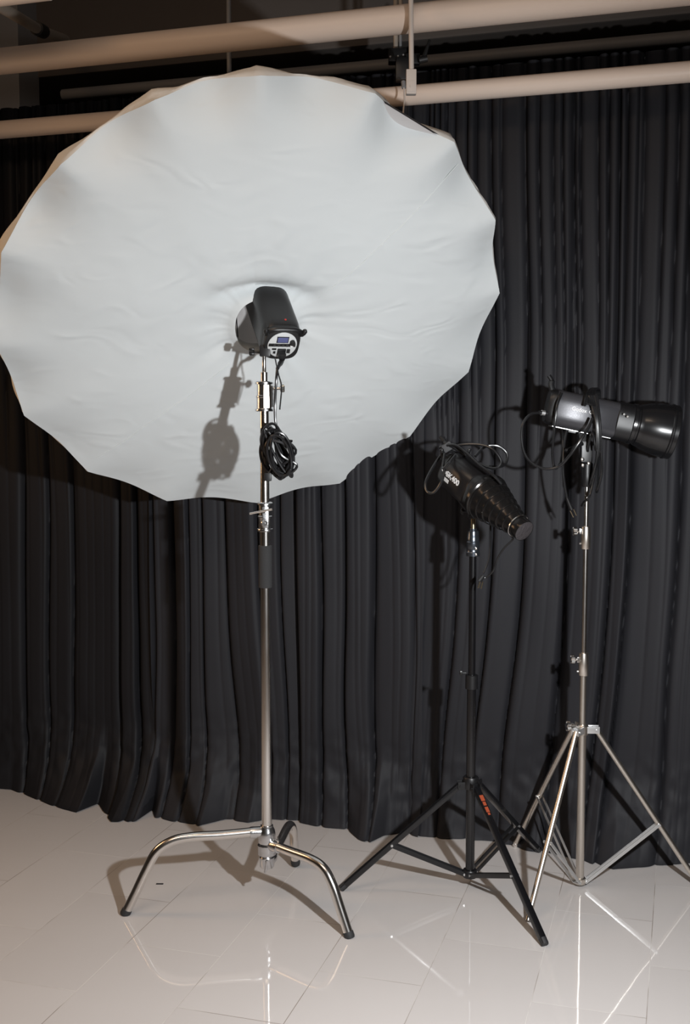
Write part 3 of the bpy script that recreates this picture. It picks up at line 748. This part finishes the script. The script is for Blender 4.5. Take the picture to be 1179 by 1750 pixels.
# snoot flash head
tip = at(896, 908, 3.45); hdir = Vector((.50, -.72, -.47)).normalized()
sn_rear = tip - hdir*.47
o2, d2, u2, x2 = body_axis(sn_rear, hdir, (0, 0, 1))
sh = thing('flash_head', 'black studio flash head with a stepped conical snoot tilted down to the right', 'flash head', sn_rear)
bm = BM(); add_lathe(bm, o2, d2, [(.085, .045), (.089, .055), (.10, .060), (.22, .061), (.226, .058), (.232, .058), (.24, .064), (.262, .065), (.268, .058)], 48, sq=.22, up=u2)
obj('housing', bm, M['shell'], sh)
bm = BM(); add_lathe(bm, o2, -d2, [(-.105, .058), (-.089, .057), (-.085, .05), (-.084, .03)], 48, sq=.22, up=u2)
o2r = o2 + d2*.085
for s in (-1, 1): add_tube(bm, smooth_path([o2r + x2*s*.045 + u2*.03, o2r + x2*s*.055 + u2*.05 - d2*.012, o2r + x2*s*.06 + u2*.062 - d2*.014], 4), [.009]*4 + [.007]*4 + [.005], 10)
obj('rear_bezel', bm, M['plastic'], sh)
prof = [(.262, .072), (.266, .078), (.276, .078), (.280, .074)]
rr = .073; t = .280
for k in range(6):
    prof += [(t, rr+.0015), (t+.003, rr+.0028), (t+.006, rr+.0015), (t+.0065, rr-.0012), (t+.025, rr-.0050), (t+.026, rr-.0050)]; rr -= .0066; t += .026
prof += [(t, rr), (t+.006, rr+.001), (t+.030, .0345), (.47, .0335)]
bm = BM(); add_lathe(bm, o2, d2, prof, 48, up=u2, cap=False); sno = obj('snoot', bm, M['snoot'], sh, ang=20); sno['label'] = 'stepped conical black metal snoot'
bm = BM(); add_lathe(bm, o2, d2, [(.46, .032), (.462, .033), (.4685, .0335), (.469, .032)], 32, up=u2); obj('honeycomb_grid', bm, M['grid'], sno)
bm = BM(); add_lathe(bm, o2, d2, [(.436, .0372), (.4365, .0385), (.4395, .0385), (.440, .0372)], 48, up=u2, cap=False); obj('rim_ring', bm, M['chrome'], sno)
bq = Q(884)
bm = BM(); mp = o2 + d2*.17 - u2*.062
add_box(bm, bq + Vector((0, 0, .016)), .034, .04, .04, None, .006); add_bar(bm, bq + Vector((0, 0, .02)), mp, .03, .034, (1, 0, 0), .005); add_box(bm, mp, .03, .014, .11, (x2, u2, d2), .003)
obj('bracket', bm, M['plastic'], sh)
wing_knob('tilt_knob', bq + Vector((-.018, -.005, .02)), (-1, -.2, 0), .010, M['plastic'], sh)
lside = -x2 if (-x2).dot(Vector((0, -1, 0))) > x2.dot(Vector((0, -1, 0))) else x2
# printed lettering on the near side of the housing
def wrapper(o, d, sdir, udir, rad, tcen, phi0, flip=1):
    def fn(co):
        ph = phi0 + co.y/rad
        nrm = sdir*math.cos(ph) + udir*math.sin(ph)
        c_, s_ = math.cos(ph), math.sin(ph); e = (abs(c_)**3.32 + abs(s_)**3.32) ** (-1/3.32)
        return o + d*(tcen + co.x*flip) + nrm*(rad*e + co.z + .0008)
    return fn
text_obj('model_lettering', 'SK400', .026, None, (1, 0, 0), (0, 1, 0), M['white'], sh, wrap=wrapper(o2, d2, lside, u2, .061, .165, .10))
text_obj('brand_lettering', 'Godox', .014, None, (1, 0, 0), (0, 1, 0), M['white'], sh, wrap=wrapper(o2, d2, lside, u2, .061, .125, .12))
bm = BM(); wf = wrapper(o2, d2, lside, u2, .061, .135, -.22)
g = bmesh.ops.create_grid(bm, x_segments=8, y_segments=4, size=.5)
for v in bm.verts: v.co = wf(Vector((v.co.x*.036, v.co.y*.012, .0002)))
obj('label_plate', bm, M['panel'], sh)

# cord draped over the snoot head
c2 = thing('power_cord', 'black power cord bundled in loops over the top of the snoot flash head', 'cord', at(765, 770, 3.6))
HY = 3.72
def cb(pts, r=.0046): bm_ = BM(); add_tube(bm_, smooth_path([at(*p) for p in pts], 8), r, 10); return bm_
obj('loop', cb([(762, 768, 3.72), (745, 790, 3.70), (728, 822, 3.66), (730, 840, 3.64), (742, 841, 3.62), (755, 822, 3.60), (762, 795, 3.62), (775, 776, 3.66)]), M['cable'], c2)
obj('loop', cb([(760, 775, 3.66), (757, 800, 3.62), (768, 790, 3.60), (778, 778, 3.62)]), M['cable'], c2)
obj('loop', cb([(768, 766, 3.74), (790, 760, 3.72), (820, 760, 3.70), (842, 768, 3.68), (856, 788, 3.67), (848, 800, 3.67), (832, 798, 3.69), (815, 790, 3.72), (790, 778, 3.73), (766, 770, 3.72)]), M['cable'], c2)
obj('loop', cb([(812, 780, 3.76), (828, 764, 3.78), (850, 762, 3.78), (866, 775, 3.78), (864, 792, 3.77), (852, 798, 3.74), (835, 797, 3.73)]), M['cable'], c2)
obj('lead', cb([(752, 765, 3.72), (775, 760, 3.66), (795, 772, 3.62), (820, 795, 3.56), (843, 812, 3.52), (857, 827, 3.52)]), M['cable'], c2)
obj('lead', cb([(757, 748, 3.72), (762, 758, 3.70), (775, 764, 3.68), (796, 778, 3.68)], .006), M['cable'], c2)
bm = BM(); add_box(bm, at(764, 764, 3.70), .030, .028, .034, frame((.8, 0, .5)), .006); obj('cable_tie', bm, M['rubber'], c2)
bm = BM(); add_tube(bm, [at(752, 746, 3.72), at(759, 754, 3.71)], [.005, .008], 10); obj('plug_end', bm, M['plastic'], c2)
# flash lead hanging from the snoot
c3 = thing('sync_cord', 'thin black cord with a small plug dangling below the snoot tip', 'cord', at(830, 985, 3.6))
obj('lead', cb([(876, 898, 3.49), (874, 915, 3.50), (876, 922, 3.51), (862, 936, 3.54), (850, 955, 3.57), (843, 975, 3.58), (832, 986, 3.60), (823, 988, 3.60)], .003), M['cable'], c3)
obj('lead', cb([(838, 888, 3.62), (838, 915, 3.62), (838, 938, 3.62), (834, 960, 3.61), (826, 980, 3.60)], .003), M['cable'], c3)
bm = BM(); add_tube(bm, [at(826, 984, 3.60), at(819, 993, 3.60)], [.006, .008], 10); pl = obj('plug', bm, M['plastic'], c3)
bm = BM(); add_tube(bm, [at(821, 992, 3.60), at(817, 1005, 3.60)], .0025, 8); add_tube(bm, [at(825, 994, 3.61), at(822, 1006, 3.61)], .0025, 8); obj('prong', bm, M['brass'], pl)

# ================================================================== STEEL TRIPOD STAND + REFLECTOR HEAD
RY = 3.72
RX = at(991, 1480, RY).x
rs = thing('light_stand', 'silver steel tripod stand at the far right holding the flash head with a reflector', 'light stand', (RX, RY, 0))
def T(y): return Vector((RX, RY, zat(y, RY)))
def rseg(name, y0, y1, wpx, m, **k): return cyl_obj(name, T(y0), T(y1), wpx/2*RY/FPX, m, rs, **k)
rseg('column', 1508, 1238, 14.5, M['satin'])
rseg('lower_riser', 1245, 1140, 12, M['satin'])
rseg('riser', 1150, 925, 9.5, M['chrome'])
rseg('upper_riser', 935, 800, 8, M['chrome'])
def rcollar(y0, y1, wpx, ky):
    r = wpx/2*RY/FPX; L = T(y1).z - T(y0).z
    c = lathe_obj('collar', T(y0), (0, 0, 1), [(0, r*.9), (.002, r*.97), (L*.6, r), (L*.85, r*.94), (L-.002, r*.86), (L, r*.6)], M['satin'], rs, seg=28)
    k0 = T(ky) + Vector((-r*.8, 0, 0)); bm = BM(); add_tube(bm, [k0, k0 + Vector((-.018, -.002, 0))], .0045, 10); add_box(bm, k0 + Vector((-.003, 0, 0)), .012, .016, .018, None, .002)
    star_knob(bm, k0 + Vector((-.030, -.002, 0)), (1, .05, 0), .016, .014, 5); obj('knob', bm, M['chrome'], c)
    bm = BM(); k1 = T(ky) + Vector((-r*.8, 0, -.040)); add_tube(bm, [k1, k1 + Vector((-.008, 0, 0))], .004, 10); obj('bolt', bm, M['chrome'], c)
rcollar(1154, 1115, 18.5, 1127)
rcollar(938, 899, 17.5, 908)
uh = T(1246)
lathe_obj('upper_hub', uh - Vector((0, 0, .018)), (0, 0, 1), [(0, .018), (.002, .020), (.030, .020), (.034, .017)], M['satin'], rs, seg=28)
bm = BM(); k0 = uh + Vector((-.02, -.004, .012)); add_tube(bm, [k0, k0 + Vector((-.022, -.003, 0))], .0045, 10); star_knob(bm, k0 + Vector((-.036, -.004, 0)), (1, .08, 0), .019, .016, 5); obj('knob', bm, M['chrome'], rs)
lh = T(1505)
lathe_obj('lower_hub', lh - Vector((0, 0, .010)), (0, 0, 1), [(0, .017), (.002, .020), (.020, .020), (.022, .017)], M['satin'], rs, seg=28)
fr = [ground(902, 1576), ground(880, 1447), ground(1196, 1518)]
for f, t in zip(fr, (.60, .565, .60)):
    tripod_leg(rs, uh, lh, f, .045, t, .0095, M['satin'], M['alu'], .011, M['chrome'], cap_len=.016, hub_z=0, double=.011)

# reflector head
rr0 = at(944, 696, 3.74); rdir = Vector((.975, -.05, -.205)).normalized()
o3, d3, u3, x3 = body_axis(rr0, rdir, (0, 0, 1))
rh = thing('flash_head', 'grey studio flash head with a flared black reflector pointing right', 'flash head', rr0)
bm = BM(); add_lathe(bm, o3, d3, [(0, .050), (.003, .056), (.012, .059), (.205, .059), (.208, .057)], 48, sq=.30, up=u3); hs = obj('housing', bm, M['greyshell'], rh); hs['label'] = 'grey flash housing'
bm = BM(); add_lathe(bm, o3, d3, [(.200, .0575), (.206, .062), (.255, .063), (.262, .055)], 48, sq=.15, up=u3); obj('front_collar', bm, M['plastic'], rh)
bm = BM(); add_lathe(bm, o3, d3, [(-.022, .030), (-.020, .050), (-.010, .056), (.004, .057)], 48, sq=.30, up=u3)
add_tube(bm, smooth_path([o3 + u3*.05 - d3*.010, o3 + u3*.070 - d3*.020, o3 + u3*.085 - d3*.022, o3 + u3*.098 - d3*.034], 5), [.010]*5 + [.010]*5 + [.007]*6, 10)
obj('rear_bezel', bm, M['plastic'], rh)
bm = BM(); add_lathe(bm, o3, d3, [(.255, .060), (.258, .066), (.268, .067), (.270, .063), (.276, .063), (.279, .067), (.284, .068), (.292, .070), (.305, .076), (.345, .0845), (.375, .0875), (.378, .0905), (.383, .0905), (.386, .0885), (.398, .089), (.400, .088), (.398, .086), (.37, .082), (.31, .070), (.28, .05)], 56, up=u3, cap=False)
rf = obj('reflector', bm, M['gloss'], rh, ang=28); rf['label'] = 'glossy black flared reflector'
bm = BM(); add_lathe(bm, o3, d3, [(.27, .05), (.275, .052), (.28, .048)], 32, up=u3); obj('flash_glass', bm, M['panel'], rh)
bm = BM(); add_bar(bm, o3 + d3*.005 - u3*.0605, o3 + d3*.20 - u3*.0605, .003, .07, (x3), .001); obj('base_rail', bm, M['alu'], rh)
tq = T(832)
bm = BM(); add_lathe(bm, tq, (0, 0, 1), [(0, .014), (.004, .017), (.035, .018), (.075, .019), (.080, .015)], 24); add_box(bm, tq + Vector((-.004, 0, .115)), .036, .034, .07, None, .006)
mid = o3 + d3*.115 - u3*.062; add_bar(bm, tq + Vector((-.002, 0, .12)), mid, .036, .034, (0, 1, 0), .004); add_box(bm, mid, .030, .014, .10, (x3, u3, d3), .003)
obj('bracket', bm, M['plastic'], rh)
bm = BM()
for q in ((995, 785), (1006, 792), (996, 795)): add_lathe(bm, at(q[0], q[1], RY-.018), (0, -1, 0), [(0, .006), (.005, .006), (.006, .004)], 14)
obj('bracket_bolt', bm, M['chrome'], rh)
bm = BM(); add_tube(bm, [at(995, 758, RY-.02), at(969, 769, RY-.05)], [.007, .0055], 12); add_tube(bm, [at(969, 769, RY-.05), at(967, 772, RY-.052)], .007, 12); obj('tilt_handle', bm, M['plastic'], rh)
bm = BM(); add_lathe(bm, at(1072, 712, 3.645), (0, -1, 0), [(0, .004), (.004, .004), (.005, .003)], 12); add_lathe(bm, at(1066, 708, 3.645), (0, -1, 0), [(0, .003), (.004, .003)], 12); obj('lock_button', bm, M['chrome'], rh)
ls3 = x3 if x3.y < 0 else -x3
text_obj('brand_lettering', 'Godox', .017, None, (1, 0, 0), (0, 1, 0), M['white'], rh, wrap=wrapper(o3, d3, ls3, u3, .0595, .078, .12))
text_obj('model_lettering', 'QS', .013, None, (1, 0, 0), (0, 1, 0), M['white'], rh, wrap=wrapper(o3, d3, ls3, u3, .0595, .118, .12))

# its cord
c4 = thing('power_cord', 'long black power cord looped around the grey reflector flash head', 'cord', at(1010, 800, 3.66))
bm = BM(); add_tube(bm, [at(941, 707, 3.70), at(921, 705, 3.69)], [.0085, .006], 12); pl4 = obj('plug', bm, M['plastic'], c4)
bm = BM(); add_tube(bm, [at(931, 706, 3.695), at(925, 705, 3.693)], .0088, 12); obj('plug_ring', bm, M['alu'], pl4)
obj('lead', cb([(922, 705, 3.69), (905, 709, 3.68), (892, 730, 3.67), (893, 765, 3.66), (905, 788, 3.65), (930, 801, 3.64), (955, 797, 3.63), (972, 780, 3.61), (990, 755, 3.60), (1006, 730, 3.61), (1012, 715, 3.62)]), M['cable'], c4)
for k, (xo, yl) in enumerate(((0, 830), (4, 815), (8, 800), (-4, 770), (12, 838))):
    w_ = .078 + .003*(k % 2)
    obj('loop', cb([(1003+xo, 690+k, 3.64), (1006+xo*.7, 674, 3.67), (1012+xo*.5, 665, 3.74), (1018+xo*.5, 668, 3.80), (1024, 690, 3.815), (1024, 740, 3.81), (1014+xo*.6, yl-10, 3.74), (1008+xo, yl, 3.70), (1016+xo, yl-30, 3.655), (1021+xo*.5, 770, 3.64), (1020+xo*.4, 720, 3.635), (1010+xo*.8, 676, 3.655)]), M['cable'], c4)
obj('loop', cb([(960, 672, 3.68), (953, 690, 3.655), (949, 715, 3.65), (946, 745, 3.66), (944, 775, 3.68), (948, 800, 3.70), (958, 790, 3.73), (962, 760, 3.78), (962, 700, 3.80), (963, 672, 3.76), (960, 668, 3.72)], .0042), M['cable'], c4)
obj('lead', cb([(970, 730, 3.72), (964, 760, 3.72), (962, 800, 3.70), (965, 830, 3.70), (970, 856, 3.70)], .0042), M['cable'], c4)
obj('lead', cb([(1018, 800, 3.68), (1012, 830, 3.67), (1006, 850, 3.66), (998, 858, 3.69), (994, 864, 3.72)], .004), M['cable'], c4)
bm = BM(); add_tube(bm, [at(969, 852, 3.70), at(977, 872, 3.69)], [.0055, .009], 12); pw = obj('wall_plug', bm, M['plastic'], c4)
bm = BM(); add_tube(bm, [at(974, 872, 3.69), at(980, 884, 3.69)], .0022, 8); add_tube(bm, [at(980, 870, 3.69), at(985, 881, 3.69)], .0022, 8); obj('prong', bm, M['brass'], pw)

# ================================================================== HANGING THINGS AT THE CEILING
HYW = 3.78
hr_ = thing('pull_rod', 'thin white rod with a small white box hanging in front of the cream pipes', 'rod', at(703, 160, HYW))
p0 = at(703, 124, HYW)
tube_obj('rod', [p0, Vector((p0.x-.012, p0.y, CEIL-.001))], .0082, M['whiteplastic'], hr_, 14)
bm = BM(); add_box(bm, at(702.5, 141, HYW), .033, .026, .078, None, .004); bx = obj('connector_box', bm, M['whiteplastic'], hr_)
bm = BM(); add_box(bm, at(702.5, 147, HYW-.0135), .024, .002, .036, None, .001); add_box(bm, at(701, 147, HYW-.0155), .003, .002, .006, None, 0); obj('box_cover', bm, M['whiteplastic'], bx)
BYK = 3.99
cl_ = thing('ceiling_clamp', 'black clamp with a lever handle hanging behind the white rod, above the umbrella', 'clamp', at(685, 100, BYK))
for px, ww, m in ((676, 8, M['beige']), (684, 5, M['greypipe'])):
    q = at(px, 90, BYK+.10); tube_obj('suspension_tube', [q, Vector((q.x, q.y, CEIL-.001))], ww/2*4.05/FPX, m, cl_, 12)
bm = BM(); add_box(bm, at(679, 97, BYK+.09), .062, .05, .045, None, .004); add_box(bm, at(687, 120, BYK+.06), .045, .05, .075, None, .005); add_box(bm, at(705, 102, BYK+.06), .05, .03, .035, None, .004); jb = obj('jaw', bm, M['plastic'], cl_)
bm = BM(); add_tube(bm, [at(716, 103, BYK+.02), at(730, 100, BYK+.02)], .012, 12); add_tube(bm, [at(724, 100, BYK+.02), at(734, 68, BYK+.02)], [.009, .004], 10); obj('lever_handle', bm, M['rod'], cl_)
bm = BM()
for q in ((667, 97), (680, 96), (689, 94), (712, 101)): add_lathe(bm, at(q[0], q[1], BYK+.062), (0, -1, 0), [(0, .004), (.003, .003)], 10)
obj('bolt', bm, M['alu'], jb)
bm = BM(); add_tube(bm, [at(689, 140, BYK-.02), at(690, 150, BYK-.03)], .008, 12); obj('socket', bm, M['greypipe'], cl_)
obj('cord', cb([(690, 150, BYK-.03), (691, 170, BYK-.04), (690, 182, BYK-.05), (689, 194, BYK-.05)], .003), M['whiteplastic'], cl_)
# beige bracket strap on upper pipe beside the rod
bm = BM(); add_tube(bm, smooth_path([at(684, -6, 3.90), at(685, 15, 3.905), at(683, 38, 3.91), at(680, 56, 3.95)], 6), .007, 10)
tag(obj('cable_strap', bm, M['beige']), 'beige cable running down over the thick cream pipe beside the white rod', 'cable')
# tiny debris on the floor
bm = BM(); p = ground(273, 1511); add_box(bm, p + Vector((0, 0, .001)), .024, .008, .002, None, .0006)
tag(obj('floor_debris', bm, M['rubber']), 'tiny dark scrap on the floor tiles under the left chrome leg', 'scrap')
